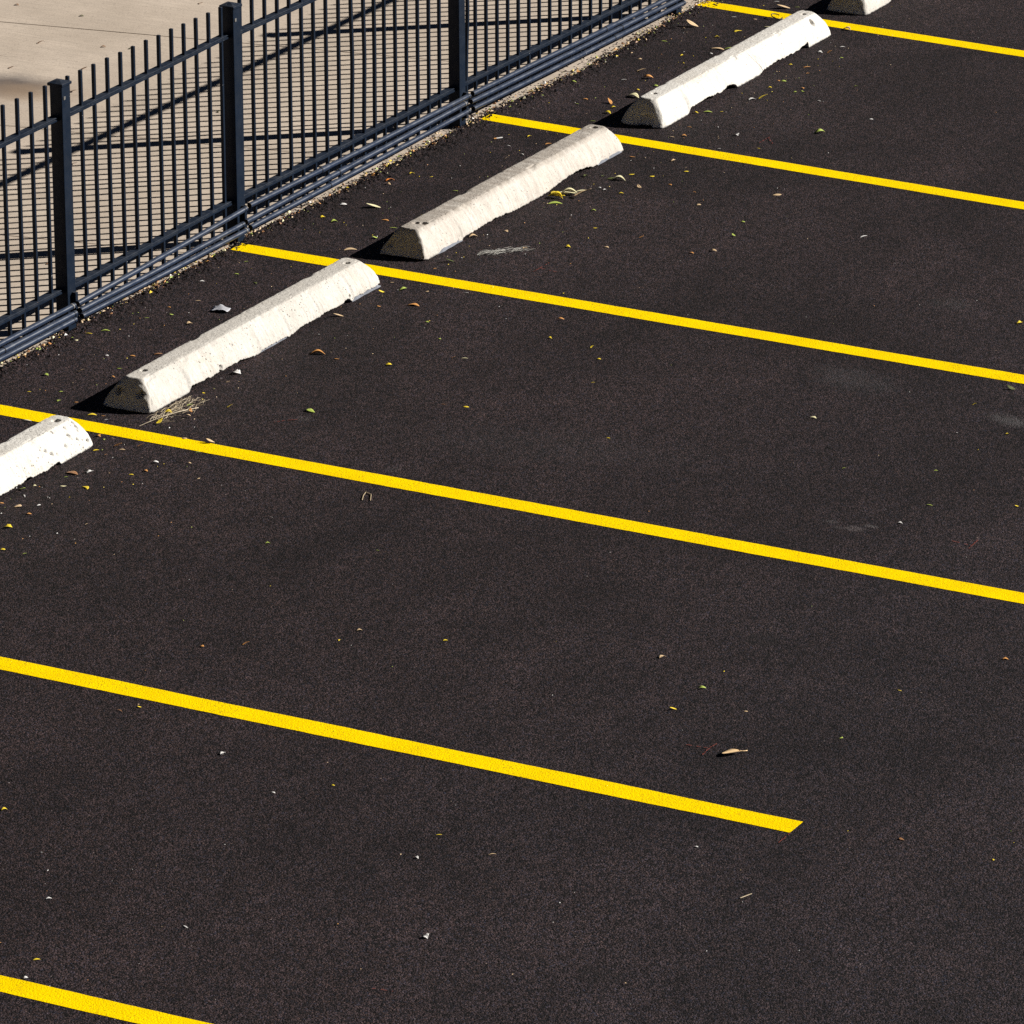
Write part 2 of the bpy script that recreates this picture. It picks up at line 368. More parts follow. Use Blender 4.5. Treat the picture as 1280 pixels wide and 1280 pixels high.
# ------------------------------------------------------------------ concrete wheel stops
def wheel_stop(X0, X1, mat, label, lifts, pits, sd, h=.14, rnd=1., nx=400, chips=(), draft=(.065,.06), pins=(), shade_strips=()):
    nc, nr = 26, 32; yc = 4.83
    root = empty('wheel_stop', ((X0+X1)/2, yc, 0)); tag(root, label, 'wheel stop', 'concrete wheel stops in a row')
    def P(i, c, r):
        u = i/nx; t = c/nc; b = r/nr
        yf = -(.052+.080*(1-b**1.75)); yb = .046+.088*(1-b**1.35)
        xa = X0+draft[0]*b**1.4; xb = X1-draft[1]*b**1.5
        e = abs(2*t-1)**5*.016*rnd + b**7*.010*rnd
        xa += e; xb -= e
        x = lerp(xa, xb, u); y = lerp(yf, yb, t)
        ew = max(0, 1-min(x-X0, X1-x)/.05)                 # ends narrow a little
        y *= 1-.06*ew*rnd
        lf = max(0., interp(lifts, x) + .007*noise.noise((x*26, sd, 0)) + .006*noise.noise((x*70, sd, 0)) + .004*noise.noise((x*150, sd, 0)))*(1-t)**.35
        if lifts[0][0] > -90: pass
        z = lf + (h-lf)*b
        z -= b**12*(.0015*abs(2*t-1)**6)
        p = Vector((x, y, z)); q = Vector((x+sd*9.1, y, z))
        amp = min(1, .35+b*2)
        d = noise.noise_vector(q*2.2)*.0012 + noise.noise_vector(q*17)*.0011 + noise.noise_vector(q*48)*.0011 + noise.noise_vector(q*110)*.0006
        p += Vector((d.x*.7, d.y, d.z*amp*(.7 if r else .15)))
        # arrises knocked off here and there
        cen = Vector((x, 0, h*.45))
        if (r > nr-4 and (c < 4 or c > nc-4)) or i < 3 or i > nx-3:
            k = max(0, noise.noise(q*11+Vector((0,0,sd)))-.30)*.022 + max(0, noise.noise(q*42)-.2)*.006
            p = p+(cen-p).normalized()*k
        p.y += 0
        pw = p+Vector((0, yc, 0))
        for (px, py, pz, rad, dep, dr) in pits:
            dd = (pw-Vector((px, py, pz))); a = Vector(dr); dd = dd-a*dd.dot(a) if True else dd
            ll = dd.length
            if ll < rad and abs((pw-Vector((px,py,pz))).dot(a)) < .05:
                w = min(1, (1-ll/rad)*2.6); p += a*dep*w
        return (p.x-(X0+X1)/2, p.y, max(p.z, .001 if r == 0 else .002))
    idx = {}; vs = []; fs = []
    def V(i, c, r):
        k = (i, c, r)
        if k not in idx: idx[k] = len(vs); vs.append(P(i, c, r))
        return idx[k]
    for i in range(nx):
        for r in range(nr):
            fs.append((V(i,0,r), V(i+1,0,r), V(i+1,0,r+1), V(i,0,r+1)))
            fs.append((V(i,nc,r), V(i,nc,r+1), V(i+1,nc,r+1), V(i+1,nc,r)))
        for c in range(nc):
            fs.append((V(i,c,nr), V(i+1,c,nr), V(i+1,c+1,nr), V(i,c+1,nr)))
            fs.append((V(i,c,0), V(i,c+1,0), V(i+1,c+1,0), V(i+1,c,0)))
    for c in range(nc):
        for r in range(nr):
            fs.append((V(0,c,r), V(0,c,r+1), V(0,c+1,r+1), V(0,c+1,r)))
            fs.append((V(nx,c,r), V(nx,c+1,r), V(nx,c+1,r+1), V(nx,c,r+1)))
    me = mesh('stop_body', vs, fs, True)
    link('stop_body', me, mat, root)
    for (x, y) in pins:                                     # heads of the steel pins down in their holes
        m = MB(); n = 12; cx = x-(X0+X1)/2; cy = y-yc
        prof = [(.0085, h-.06), (.0085, h-.020), (.0065, h-.017)]
        m.loft([[(cx+r*math.cos(2*math.pi*k/n), cy+r*math.sin(2*math.pi*k/n), z) for k in range(n)] for r, z in prof])
        o = m.build('anchor_pin', STEEL); o.parent = root
    for (a, b, hh, dy) in shade_strips:  # added strips with the shade below the lip put into their colour
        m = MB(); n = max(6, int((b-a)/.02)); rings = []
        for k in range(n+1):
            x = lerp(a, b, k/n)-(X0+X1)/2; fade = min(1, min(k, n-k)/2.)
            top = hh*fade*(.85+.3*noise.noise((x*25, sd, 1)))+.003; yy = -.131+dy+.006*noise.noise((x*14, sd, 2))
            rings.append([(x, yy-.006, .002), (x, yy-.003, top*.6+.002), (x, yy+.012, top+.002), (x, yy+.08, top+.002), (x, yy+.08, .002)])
        m.loft(rings); o = m.build('painted_shade_strip', LIP_SHADE); o.parent = root
    return root
UP = (0,0,-1); FR = (0,1,0); EN = (1,0,0)
SA = m_stop('cream_stop_concrete', (.47,.44,.395), (.575,.545,.50), .15, .4, 1)
SB = m_stop('weathered_stop_concrete', (.44,.40,.35), (.57,.53,.48), .95, .6, 2)
SC = m_stop('white_stop_concrete', (.58,.55,.505), (.68,.655,.61), .12, .35, 3, (.0925,.125,.1525,.035))
SE = m_stop('pitted_stop_concrete', (.57,.545,.50), (.66,.635,.59), .12, .6, 5)
wheel_stop(2.855, 5.015, SA, 'cream wheel stop with two drilled holes in its dark near end',
    [(2.845,.004),(2.98,0),(3.20,0),(3.226,.028),(3.41,.020),(3.655,.022),(3.778,.008),(3.82,0),(3.84,0),(3.86,.012),(4.10,.012),(4.12,.0),(4.14,.006),(4.24,.022),(4.368,.018),(4.476,.026),(4.606,.016),(4.649,.030),(4.70,.026),(4.72,.004),(4.74,.018),(5.0,.016),(5.02,.012)],
    [(2.885,4.882,.080,.018,.06,EN),(2.885,4.768,.078,.018,.06,EN),(3.04,4.838,.14,.016,.035,UP),(4.871,4.815,.14,.015,.035,UP),(3.49,4.70,.035,.017,.012,FR),(4.70,4.70,.035,.012,.014,FR)], 1.,
    pins=((3.04,4.838),(4.871,4.815)), shade_strips=((3.84,4.12,.030,.008),(4.72,5.0,.030,.004)))
wheel_stop(5.435, 7.612, SB, 'weathered wheel stop with a grey tyre-worn streaky top',
    [(5.43,.010),(5.5,.0),(5.82,0),(5.837,.016),(6.15,.024),(6.238,.02),(6.379,.008),(6.52,.004),(6.72,.006),(6.95,.03),(7.10,.034),(7.19,.022),(7.277,.006),(7.30,0),(7.62,0)],
    [(5.615,4.80,.14,.020,.035,UP),(7.50,4.825,.14,.020,.035,UP),(5.60,4.835,.14,.018,.01,UP),(5.46,4.905,.06,.02,.02,EN)], 2., rnd=.6,
    pins=((5.615,4.80),(7.50,4.825)), shade_strips=((5.58,5.83,.022,.002),(7.30,7.58,.022,.002)))
wheel_stop(8.045, 10.20, SC, 'whitest wheel stop with a cracked chipped front and blue-grey gouge',
    [(8.04,0),(8.31,0),(8.37,.006),(8.395,.036),(8.605,.040),(8.78,.026),(8.80,.030),(8.845,.045),(8.945,.028),(8.97,.0),(9.24,0),(9.297,.018),(9.43,.028),(9.68,.022),(9.72,.020),(9.80,.030),(9.868,.040),(9.88,0),(10.2,0)],
    [(8.222,4.835,.14,.014,.03,UP),(10.057,4.82,.14,.014,.03,UP),(10.02,4.76,.105,.020,.03,FR),(8.08,4.80,.02,.05,.03,EN)], 3., rnd=1.3,
    pins=((8.222,4.835),(10.057,4.82)))
wheel_stop(10.635, 12.80, SA, 'wheel stop cut off by the top edge of the photo',
    [(10.64,0),(10.95,0),(11.0,.02),(11.4,.02),(11.8,.004),(12.2,.02),(12.4,.0),(12.8,0)],
    [(10.82,4.83,.14,.014,.03,UP),(12.62,4.82,.14,.014,.03,UP)], 4., pins=((10.82,4.83),(12.62,4.82)))
wheel_stop(.24, 2.405, SE, 'pitted white wheel stop cut off at the left edge',
    [(.24,0),(.6,0),(.64,.02),(1.3,.02),(1.663,.012),(1.80,.014),(1.853,.026),(1.885,.012),(1.945,.014),(2.009,.006),(2.06,.020),(2.095,.020),(2.11,0),(2.29,0),(2.40,.004)],
    [(2.265,4.82,.14,.020,.035,UP),(.42,4.82,.14,.018,.035,UP)] + [(x,4.72,z,r,.012,FR) for x, z, r in ((2.312,.122,.007),(2.313,.105,.009),(2.344,.099,.006),(2.307,.092,.007),(2.231,.09,.010),(2.276,.062,.009),(2.342,.036,.011),(2.148,.128,.008),(2.029,.083,.009),(2.056,.063,.010),(2.095,.051,.009),(2.178,.061,.010),(2.239,.12,.007))], 5., rnd=1.4,
    pins=((2.265,4.82),(.42,4.82)))

# ------------------------------------------------------------------ fence
FX = [1.45, 3.69, 5.255, 7.557, 10.13, 12.45]
fence = tag(empty('metal_fence', (6.0, 5.70, 0)), 'dark blue metal picket fence with square capped posts along the concrete walk', 'fence')
PY0, PY1 = 5.667, 5.735
def tilt(o, x, ang):
    """lean a post a little about its foot, along the fence"""
    M = Matrix.Translation((x,5.7,0)) @ Matrix.Rotation(ang, 4, 'Y') @ Matrix.Translation((-x,-5.7,0))
    o.data.transform(M)
for i, x in enumerate(FX):
    w = .068; top = 1.222
    m = MB(); m.box((x,PY0,-.04), (x+w,PY1,top)); p = m.build('post', FEN, None, bevel=.003)
    m = MB(); e = .008
    top = 1.236
    a = [(x-e,PY0-e,top-.014),(x+w+e,PY0-e,top-.014),(x+w+e,PY1+e,top-.014),(x-e,PY1+e,top-.014)]
    b = [(q[0],q[1],top) for q in a]; c = [(x+.006,PY0+.006,top+.0035),(x+w-.006,PY0+.006,top+.0035),(x+w-.006,PY1-.006,top+.0035),(x+.006,PY1-.006,top+.0035)]
    d = [(x+w/2-.003,5.701-.003,top+.011),(x+w/2+.003,5.701-.003,top+.011),(x+w/2+.003,5.701+.003,top+.011),(x+w/2-.003,5.701+.003,top+.011)]
    a2 = [(q[0]+(.0078 if q[0]<x+w/2 else -.0078), q[1]+(.0078 if q[1]<5.7 else -.0078), q[2]) for q in a]
    m.loft([a2, a, b, c, d]); cap = m.build('post_cap', FEN, None, bevel=.0015)
    ang = (0, .001, -.004, -.006, -.006, -.004)[i]
    tilt(p, x, ang); tilt(cap, x, ang)
    # strut and clamps that carry the pipes
    m = MB(); m.box((x+.036,5.6455,.045), (x+.058,5.6665,.190)); br = m.build('pipe_bracket', FEN, None, bevel=.002)
    if i in (1, 2, 3):
        m = MB(); m.box((x+.010,PY0-.004,1.155), (x+.026,PY0-.0003,1.172)); scr = m.build('screw_head', GALV, None, bevel=.0015); tilt(scr, x, ang)
        keep(scr, fence); scr.parent = p; scr.location = (0,0,0)
    keep(p, fence); cap.parent = p; cap.location = (0,0,0); br.parent = p; br.location = (0,0,0)
TOPZ = [(1.2,1.06),(3.13,1.058),(3.69,1.072),(3.757,1.067),(5.25,1.094),(5.31,1.083),(7.55,1.078),(7.63,1.080),(10.13,1.08),(12.5,1.08)]
BOTZ = [(1.2,.215),(3.69,.213),(3.757,.209),(5.25,.226),(5.31,.222),(7.55,.224),(7.63,.226),(10.13,.205),(12.5,.21)]
def rail(x0, x1, tab, sag):
    m = MB(); n = 40; rings = []
    prof = [(5.731,-.020),(5.731,0),(5.6925,0),(5.689,-.0025),(5.689,-.0045),(5.696,-.006),(5.696,-.0095),(5.688,-.011),(5.688,-.019),(5.690,-.020)]
    for k in range(n+1):
        x = lerp(x0, x1, k/n); z = lerp(interp(tab, x0), interp(tab, x1), k/n) - sag*math.sin(math.pi*k/n) + .0012*noise.noise((x*4, sag*99, 0))
        rings.append([(x, y, z+dz) for y, dz in prof])
    m.loft(rings); o = m.build('rail', FEN, fence); o.data.materials.append(RIDGE_GLINT)
    for p in o.data.polygons:                            # paler colour paints a highlight along the front arris
        ys = [o.data.vertices[i].co.y for i in p.vertices]
        if p.normal.y < -.3 and p.normal.z > .2 and max(ys) < 5.692: p.material_index = 1
    return o
for i in range(5):
    a = FX[i]+.0682; b = FX[i+1]-.0002
    rail(a, b, TOPZ, .002); rail(a, b, BOTZ, .003)
def picket(x, bow=0., lean=0., z1=1.243, zb=.03):
    m = MB(); n = 12 if bow else 4; s = .0082; rings = []
    for k in range(n+1):
        t = k/n; z = lerp(zb, z1, t)
        dx = bow*math.exp(-((z-.62)/.22)**2) + lean*z
        rings.append([(x-s+dx,5.7095-s,z),(x+s+dx,5.7095-s,z),(x+s+dx,5.7095+s,z),(x-s+dx,5.7095+s,z)])
    m.loft(rings); m.build('picket', FEN, fence, bevel=.0012 if not bow else 0, seg=1)
xs = [3.252-.1195*k for k in range(1,13)] + [3.252,3.373,3.489,3.612]
xs += [3.806+.1164*k for k in range(13)]
xs2 = [5.379,5.498,5.618,5.743,5.861,5.98,6.099,6.224,6.35,6.477,6.604,6.717,6.821,6.939,7.058,7.178,7.294,7.411]
xs3 = [7.703,7.809]+[7.93+.1215*k for k in range(18)]
xs4 = [10.29+.12*k for k in range(18)]
for k, x in enumerate(xs+xs2+xs3+xs4):
    bow = {6.477:-.012, 6.604:-.004, 6.35:.0, 7.703:.022, 6.717:.003}.get(x, 0)
    if x == 6.477: bow = .012
    if x == 6.604: bow = .010
    picket(x, bow, random.uniform(-.003,.003), 1.243+random.uniform(-.002,.002), .03+random.uniform(-.006,.006))

# three runs of painted pipe strapped to the feet of the posts
RUNS = [[((1.55,.14),(3.691,.14)), ((1.55,.103),(3.702,.099)), ((1.55,.067),(3.697,.067))],
        [((3.719,.14),(5.28,.183)), ((3.738,.10),(5.252,.11)), ((3.754,.066),(5.291,.069))],
        [((5.313,.19),(7.598,.175)), ((5.278,.115),(7.563,.143)), ((5.32,.073),(7.597,.092))],
        [((7.634,.177),(10.14,.147)), ((7.616,.137),(10.12,.112)), ((7.642,.091),(10.16,.072))],
        [((10.20,.15),(12.5,.15)), ((10.18,.112),(12.5,.112)), ((10.21,.072),(12.5,.072))]]
WH = ['beyond the left edge post', 'between the two nearest posts', 'between the second and third posts', 'right of the third post', 'past the last post']
WH[0] = 'left of the nearest post'
COUP = {(2,0):6.061,(2,1):6.239,(2,2):6.148,(3,0):9.214,(3,1):9.41,(3,2):9.322,(0,1):3.115}
NM = ['top', 'middle', 'bottom']
R = .0133
for s, run in enumerate(RUNS[:4]):
    for k, ((xa, za), (xb, zb)) in enumerate(run):
        y = 5.632 + (0 if k != 1 else .0)
        root = empty('pipe', (xa, y, za)); tag(root, f'{NM[k]} one of three blue-grey pipes at the fence foot {WH[s]}', 'pipe', 'painted pipes along the fence foot')
        n = 24; rings = []; m = MB()
        for i in range(n+1):
            t = i/n; x = lerp(xa, xb, t); z = lerp(za, zb, t) - .0025*math.sin(math.pi*t)+.0015*noise.noise((x*2.2, k*4, s))
            rings.append([(x, y+R*math.cos(a), z+R*math.sin(a)) for a in [2*math.pi*q/18 for q in range(18)]])
        m.loft(rings, False); pr = m.build('pipe_run', PIPE, root, smooth=True)
        for ring, d0, d1 in ((rings[0], .0006, .003), (rings[-1], -.003, -.0006)):
            m = MB(); m.loft([[(p[0]+d0,p[1],p[2]) for p in ring], [(p[0]+d1,p[1],p[2]) for p in ring]]); m.build('end_plug', BLACK, root)
        for xq, wd in ([(COUP[(s,k)], .075)] if (s,k) in COUP else []):
            m = MB(); zz = lerp(za, zb, (xq-xa)/(xb-xa))-.002; dz = (zb-za)/(xb-xa)*wd/2
            m.tube((xq-wd/2,y,zz-dz), (xq+wd/2,y,zz+dz), R+.0026, 18); m.build('coupling', PIPE, root, smooth=False, bevel=.0008, seg=1)
            m = MB(); m.tube((xq-wd/2-.004,y,zz-dz), (xq-wd/2-.0005,y,zz-dz), R+.0018, 18); m.build('joint_ring', BLACK, root)
        # dark clamp near each post
        for xq in ((xb-.02,) if s < 4 else ()):
            m = MB(); m.tube((xq-.004,y,zb-.0005), (xq+.004,y,zb+.0005), R+.0016, 18); m.build('clamp', FEN if (s+k) % 3 else GALV, root)

# ------------------------------------------------------------------ sun, sky, camera
sd = Vector((.645*math.cos(math.radians(27.8)), -.764*math.cos(math.radians(27.8)), math.sin(math.radians(27.8))))
L = bpy.data.lights.new('sun', 'SUN'); L.energy = SUN_E; L.angle = math.radians(.5); L.color = (1,.965,.905)
so = bpy.data.objects.new('sun', L); COL.objects.link(so); so.rotation_euler = (-sd).to_track_quat('-Z', 'Y').to_euler(); so.location = (8,-8,10)
W = bpy.data.worlds.new('World'); S.world = W; W.use_nodes = True
nt = W.node_tree; bg = nt.nodes['Background']; sk = nt.nodes.new('ShaderNodeTexSky'); sk.sky_type = 'NISHITA'; sk.sun_disc = False
sk.sun_elevation = math.radians(27.8); sk.sun_rotation = math.atan2(sd.x, sd.y); sk.air_density = .06; sk.dust_density = 0; sk.ozone_density = 1
nt.links.new(sk.outputs[0], bg.inputs[0]); bg.inputs[1].default_value = SKY_E
cam = bpy.data.cameras.new('camera'); co = bpy.data.objects.new('camera', cam); COL.objects.link(co)
r = Vector((0.40821364,-0.91255888,0.02445239)); dn = Vector((-0.29572262,-0.15753168,-0.94219526)); fw = Vector((0.86366067,0.37738583,-0.33417088))
M = Matrix((( r.x,-dn.x,-fw.x,-18.34910847),(r.y,-dn.y,-fw.y,-8.70835703),(r.z,-dn.z,-fw.z,8.92757572),(0,0,0,1)))
co.matrix_world = M
cam.sensor_fit = 'HORIZONTAL'; cam.sensor_width = 36; cam.lens = 36*7144.991/1280
cam.shift_x = -(1215.972-640)/1280; cam.shift_y = (511.330-640)/1280
cam.clip_start = .5; cam.clip_end = 4000
S.camera = co
S.view_settings.view_transform = 'Standard'; S.view_settings.look = 'None'; S.view_settings.gamma = 1
S.view_settings.exposure = EXPO
S.render.engine = 'CYCLES'; S.cycles.max_bounces = 6; S.cycles.use_denoising = False

# ------------------------------------------------------------------ leaves and scraps on the asphalt
# x, y, length in mm, relative size + colour
DATA = """3.71,5.57,32,8y 3.78,5.52,36,9g 3.60,5.57,20,5p 3.62,5.60,16,4g 5.02,5.48,21,5g 4.83,5.42,20,5g 4.65,5.51,20,5w 4.75,5.27,24,6k 4.38,5.37,24,6t 4.23,5.44,16,4o 4.14,5.37,16,4g 4.04,5.45,20,5g 4.14,5.49,8,2w 4.06,5.22,24,6t 4.16,5.53,12,3w 3.48,5.32,16,4w 3.48,5.21,12,3y 3.53,5.21,24,6o 3.61,5.12,36,9b 3.35,5.17,19,5g 3.39,5.13,20,5k 3.11,5.42,23,6g 3.22,5.30,23,6t 3.23,5.13,19,5o 3.09,5.13,11,3g 2.94,5.23,15,4g 2.83,5.17,19,5g 2.87,5.36,15,4y 2.85,5.09,15,4o 3.37,5.52,12,3w 2.53,5.15,35,9w 3.55,4.65,35,9w 3.42,4.62,15,4t 3.12,4.43,23,6y 3.24,4.64,15,4y 2.67,4.26,31,8t 8.52,5.12,59,13p 8.36,5.18,41,9o 8.29,5.12,27,6y 8.18,5.10,36,8y 8.26,5.33,22,5g 8.36,5.33,27,6o 8.22,5.39,13,3t 8.11,5.19,13,3t 8.01,5.10,27,6g 8.31,5.57,18,4g 8.35,5.67,32,7y 8.62,5.54,27,6g 8.56,5.47,13,3g 8.03,5.62,18,4g 8.06,5.49,9,2w 7.59,5.26,22,5y 7.39,5.28,22,5w 7.52,5.11,31,7o 7.28,5.14,17,4w 7.18,5.18,17,4t 7.04,5.13,13,3t 6.85,5.11,13,3t 6.55,5.14,26,6g 8.80,5.32,27,6w 8.90,5.22,46,10o 8.99,5.31,41,9t 9.29,5.53,18,4t 9.21,5.43,18,4t 9.60,5.48,33,7g 9.26,5.18,23,5y 9.96,5.57,14,3g 8.78,5.11,23,5g 7.53,4.61,26,6o 7.58,4.60,13,3g 7.57,4.39,31,7t 7.39,4.41,13,3w 7.27,4.36,22,5y 7.43,4.24,22,5y 7.25,4.47,26,6y 7.14,4.58,21,5k 7.10,4.66,26,6k 7.13,4.53,39,9k 7.12,4.48,57,13p 6.96,4.51,17,4w 6.95,4.55,13,3w 6.93,4.46,17,4w 6.92,4.36,21,5y 7.07,4.33,26,6t 7.18,4.21,21,5o 6.91,4.05,13,3g 6.46,4.41,12,3w 6.34,4.21,17,4y 6.59,4.35,21,5g 6.31,3.93,21,5o 5.99,4.18,21,5y 5.91,4.68,38,9t 6.07,4.58,21,5t 6.60,4.58,60,14g 9.96,5.48,57,12t 9.89,5.50,19,4t 9.82,5.25,23,5y 9.99,5.20,42,9y 9.60,5.14,65,14t 9.50,5.13,18,4w 9.65,5.10,42,9g 10.16,5.10,28,6p 10.56,5.19,62,13t 10.62,5.13,24,5g 10.67,5.29,28,6w 10.25,5.36,28,6w 10.27,5.23,19,4t 10.32,4.67,42,9t 9.99,4.54,23,5w 9.79,4.45,18,4g 9.82,4.60,23,5w 9.84,4.55,23,5o 9.61,4.38,14,3y 9.52,4.64,18,4y 9.52,4.54,37,8o 9.41,4.48,18,4o 9.20,4.56,18,4o 9.20,4.53,27,6g 9.05,4.54,18,4y 8.97,4.49,13,3g 9.13,4.38,23,5o 9.08,4.35,23,5g 9.04,4.38,18,4g 8.84,4.48,41,9y 8.79,4.52,36,8w 8.83,4.35,13,3o 8.81,4.44,13,3y 8.95,4.19,22,5w 9.30,4.13,18,4g 9.23,4.09,13,3o 8.77,3.79,18,4w 8.67,4.12,13,3g 8.41,3.93,49,11g 8.15,4.30,22,5w 7.88,4.27,17,4w 7.99,4.09,17,4y 8.08,3.72,13,3w 7.90,3.85,8,2y 8.46,4.63,40,9g 8.51,4.57,18,4y 8.42,4.68,22,5y 8.49,4.45,9,2t 8.16,4.59,22,5o 8.11,4.53,13,3w 8.00,4.54,22,5o 7.95,4.59,26,6t 7.13,4.04,17,4o 7.01,3.93,13,3o 6.94,3.92,21,5t 6.79,3.59,17,4g 7.29,3.64,39,9t 6.56,3.53,17,4g 6.86,2.94,42,10w 6.20,3.59,21,5o 6.29,3.51,29,7t 7.50,4.05,13,3t 7.66,4.55,13,3y 9.39,5.26,23,5y 9.40,5.19,14,3y 9.16,5.12,23,5g 9.09,5.25,13,3y 8.66,5.16,18,4y 9.76,5.17,14,3w 9.69,5.26,14,3g 6.54,5.52,43,10r 6.49,5.50,26,6t 6.70,5.48,26,6y 6.71,5.37,17,4y 6.10,5.37,60,14p 5.79,5.42,29,7g 5.83,5.51,21,5y 6.07,5.53,30,7w 5.94,5.21,34,8o 5.85,5.11,34,8g 5.66,5.11,25,6g 5.43,5.12,54,13t 5.88,5.63,21,5g 5.80,5.37,12,3y 5.80,5.26,12,3t 5.37,4.60,16,4o 5.50,4.59,37,9k 5.88,4.50,12,3t 4.81,4.41,49,12o 5.01,4.58,37,9g 5.04,4.46,16,4t 5.08,4.68,16,4t 4.92,4.65,24,6y 4.72,4.55,16,4o 4.73,4.23,12,3o 4.63,4.23,16,4g 4.24,3.81,28,7p 4.22,3.86,16,4o 3.99,4.08,24,6y 4.44,4.05,16,4g 3.64,3.47,23,6y 3.62,3.58,23,6b 4.22,3.11,16,4y 4.53,3.24,16,4y 4.67,3.35,20,5y 4.69,3.59,16,4y 4.97,3.68,28,7o 4.84,3.91,12,3w 5.32,3.85,12,3y 4.99,4.03,12,3w 6.33,4.26,12,3t 6.08,4.01,21,5t 5.24,4.20,12,3y 5.11,4.28,20,5w 3.57,2.69,15,4y 3.96,4.45,56,14o 3.95,4.34,20,5o 3.26,4.07,47,12g 4.50,4.65,40,10t 4.26,4.46,8,2w 4.21,4.59,12,3w 2.03,4.59,49,13b 2.08,4.53,30,8w 1.90,4.44,34,9y 1.88,4.54,22,6p 1.82,4.65,15,4p 1.81,4.62,11,3o 1.83,4.73,22,6p 1.75,4.67,26,7g 1.75,4.70,11,3w 1.69,4.62,26,7w 1.57,4.58,33,9t 1.62,4.50,18,5w 1.51,4.48,18,5o 1.57,4.66,18,5o 1.52,4.61,11,3g 1.33,4.47,29,8y 1.23,4.33,11,3o 1.09,4.34,18,5y 1.09,4.23,18,5g 1.27,4.32,11,3w 1.33,4.13,11,3w 1.29,4.10,7,2o 1.25,3.88,11,3t 1.70,3.87,11,3o 1.69,3.76,7,2g 1.52,4.19,14,4t 2.03,4.27,7,2y 2.06,4.24,7,2w 2.21,4.32,19,5o 2.14,4.35,19,5y 2.33,4.34,23,6w 2.32,4.29,11,3y 2.39,4.20,15,4t 2.43,4.60,34,9o 2.40,4.56,23,6t 2.48,4.51,27,7b 2.50,4.75,19,5o 2.48,4.71,15,4g 2.51,4.68,15,4t 2.34,4.66,23,6y 2.31,4.59,15,4b 2.53,4.24,19,5g 2.73,4.93,35,9y 2.75,4.88,15,4o 2.71,4.84,15,4w 2.66,4.39,19,5t 2.24,4.06,15,4t 1.98,4.59,15,4g 1.30,1.25,28,8t 1.08,0.96,28,8g 0.82,0.96,24,7y 0.87,0.23,17,5g -0.36,0.26,13,4w 0.94,0.69,14,4t 5.53,2.48,12,3g 5.98,1.69,28,7y 4.78,1.39,15,4y 4.26,1.98,27,7p 4.48,1.09,15,4y 3.93,1.49,11,3t 3.71,1.56,15,4g 3.88,1.18,15,4g 3.72,0.92,7,2o 3.46,1.02,26,7g 3.63,0.67,15,4y 3.19,1.04,18,5w 3.08,0.45,7,2w 5.07,1.33,32,8k 4.38,1.30,7,2w 4.79,1.73,8,2w 3.66,1.79,7,2t 2.87,1.27,7,2w -1.27,2.79,20,6y -2.36,1.94,22,7y -2.51,1.89,15,5w -1.87,1.61,25,8w -1.55,2.44,9,3w -1.46,1.99,9,3t -1.98,2.08,6,2o -1.84,2.23,6,2o -1.89,2.19,19,6w 0.63,2.85,25,7o 0.53,3.00,14,4o 0.85,2.53,14,4y 0.98,2.51,21,6t 1.05,2.14,17,5y -0.22,2.93,27,8b -0.15,2.88,13,4y -0.41,2.33,24,7w -0.65,1.96,16,5w -0.48,1.79,13,4y -0.94,1.16,16,5w -0.71,1.19,20,6y -0.78,0.92,26,8t -1.55,0.78,22,7w -1.90,0.85,9,3t -1.60,1.12,9,3o -1.19,-0.20,9,3w 1.43,0.23,17,5y 1.94,-0.02,21,6o 0.07,-0.41,23,7b 0.05,-0.80,13,4y 1.68,3.37,18,5g 1.83,2.91,14,4g 5.31,3.16,12,3w 6.68,3.17,12,3t 6.53,2.61,12,3w 0.72,1.46,10,3w -1.06,0.48,6,2w -1.03,-0.50,6,2w -1.57,-0.06,6,2t -1.68,2.33,6,2w"""
def leaf_mesh(kind, seed):
    """unit-length leaf lying along x, base at z=0; a thin closed sheet"""
    rr = random.Random(seed); n = 9; top = []
    wid = {'flat': .42, 'curl': .46, 'fold': .52, 'sliver': .17, 'crumb': .8}[kind]*rr.uniform(.85, 1.2)
    bend = rr.uniform(-.25, .25); arch = {'flat': .08, 'curl': .55, 'fold': .22, 'sliver': .12, 'crumb': .25}[kind]*rr.uniform(.7, 1.2)
    cup = {'flat': .05, 'curl': .30, 'fold': .75, 'sliver': .1, 'crumb': .4}[kind]*rr.uniform(.6, 1.3)
    tw = rr.uniform(-.5, .5) if kind in ('curl', 'fold') else rr.uniform(-.15, .15)
    vs = []; m = 5
    for i in range(n+1):
        t = i/n; w = wid*.5*max(.04, math.sin(math.pi*min(1, t*1.02))**.75)*(1+.25*(.5-t))
        if kind == 'crumb': w *= rr.uniform(.6, 1.15)
        yc = bend*math.sin(math.pi*t); z0 = arch*(t**1.6 if kind == 'curl' else math.sin(math.pi*t)*.6)
        for j in range(m):
            s = (j/(m-1)-.5)*2; y = s*w; z = cup*abs(s)**1.4*w + z0
            a = tw*t; y, z2 = y*math.cos(a)-cup*abs(s)*w*math.sin(a), z+y*math.sin(a)
            vs.append([t-.5, yc+y, z2])
    zm = min(v[2] for v in vs)
    for v in vs: v[2] -= zm
    fs = []
    for i in range(n):
        for j in range(m-1):
            a = i*m+j; fs.append((a, a+m, a+m+1, a+1))
    N = len(vs); th = .02
    vs2 = vs+[[v[0], v[1], v[2]+th] for v in vs]
    fs2 = [tuple(reversed(f)) for f in fs]+[tuple(q+N for q in f) for f in fs]
    rim = [i*m for i in range(n+1)]+[n*m+j for j in range(1, m)]+[i*m+m-1 for i in range(n-1, -1, -1)]+[j for j in range(m-2, 0, -1)]
    for a, b in zip(rim, rim[1:]+rim[:1]): fs2.append((a, b, b+N, a+N))
    return vs2, fs2
KINDS = ['flat', 'curl', 'fold', 'sliver', 'crumb']
PROTO = {}
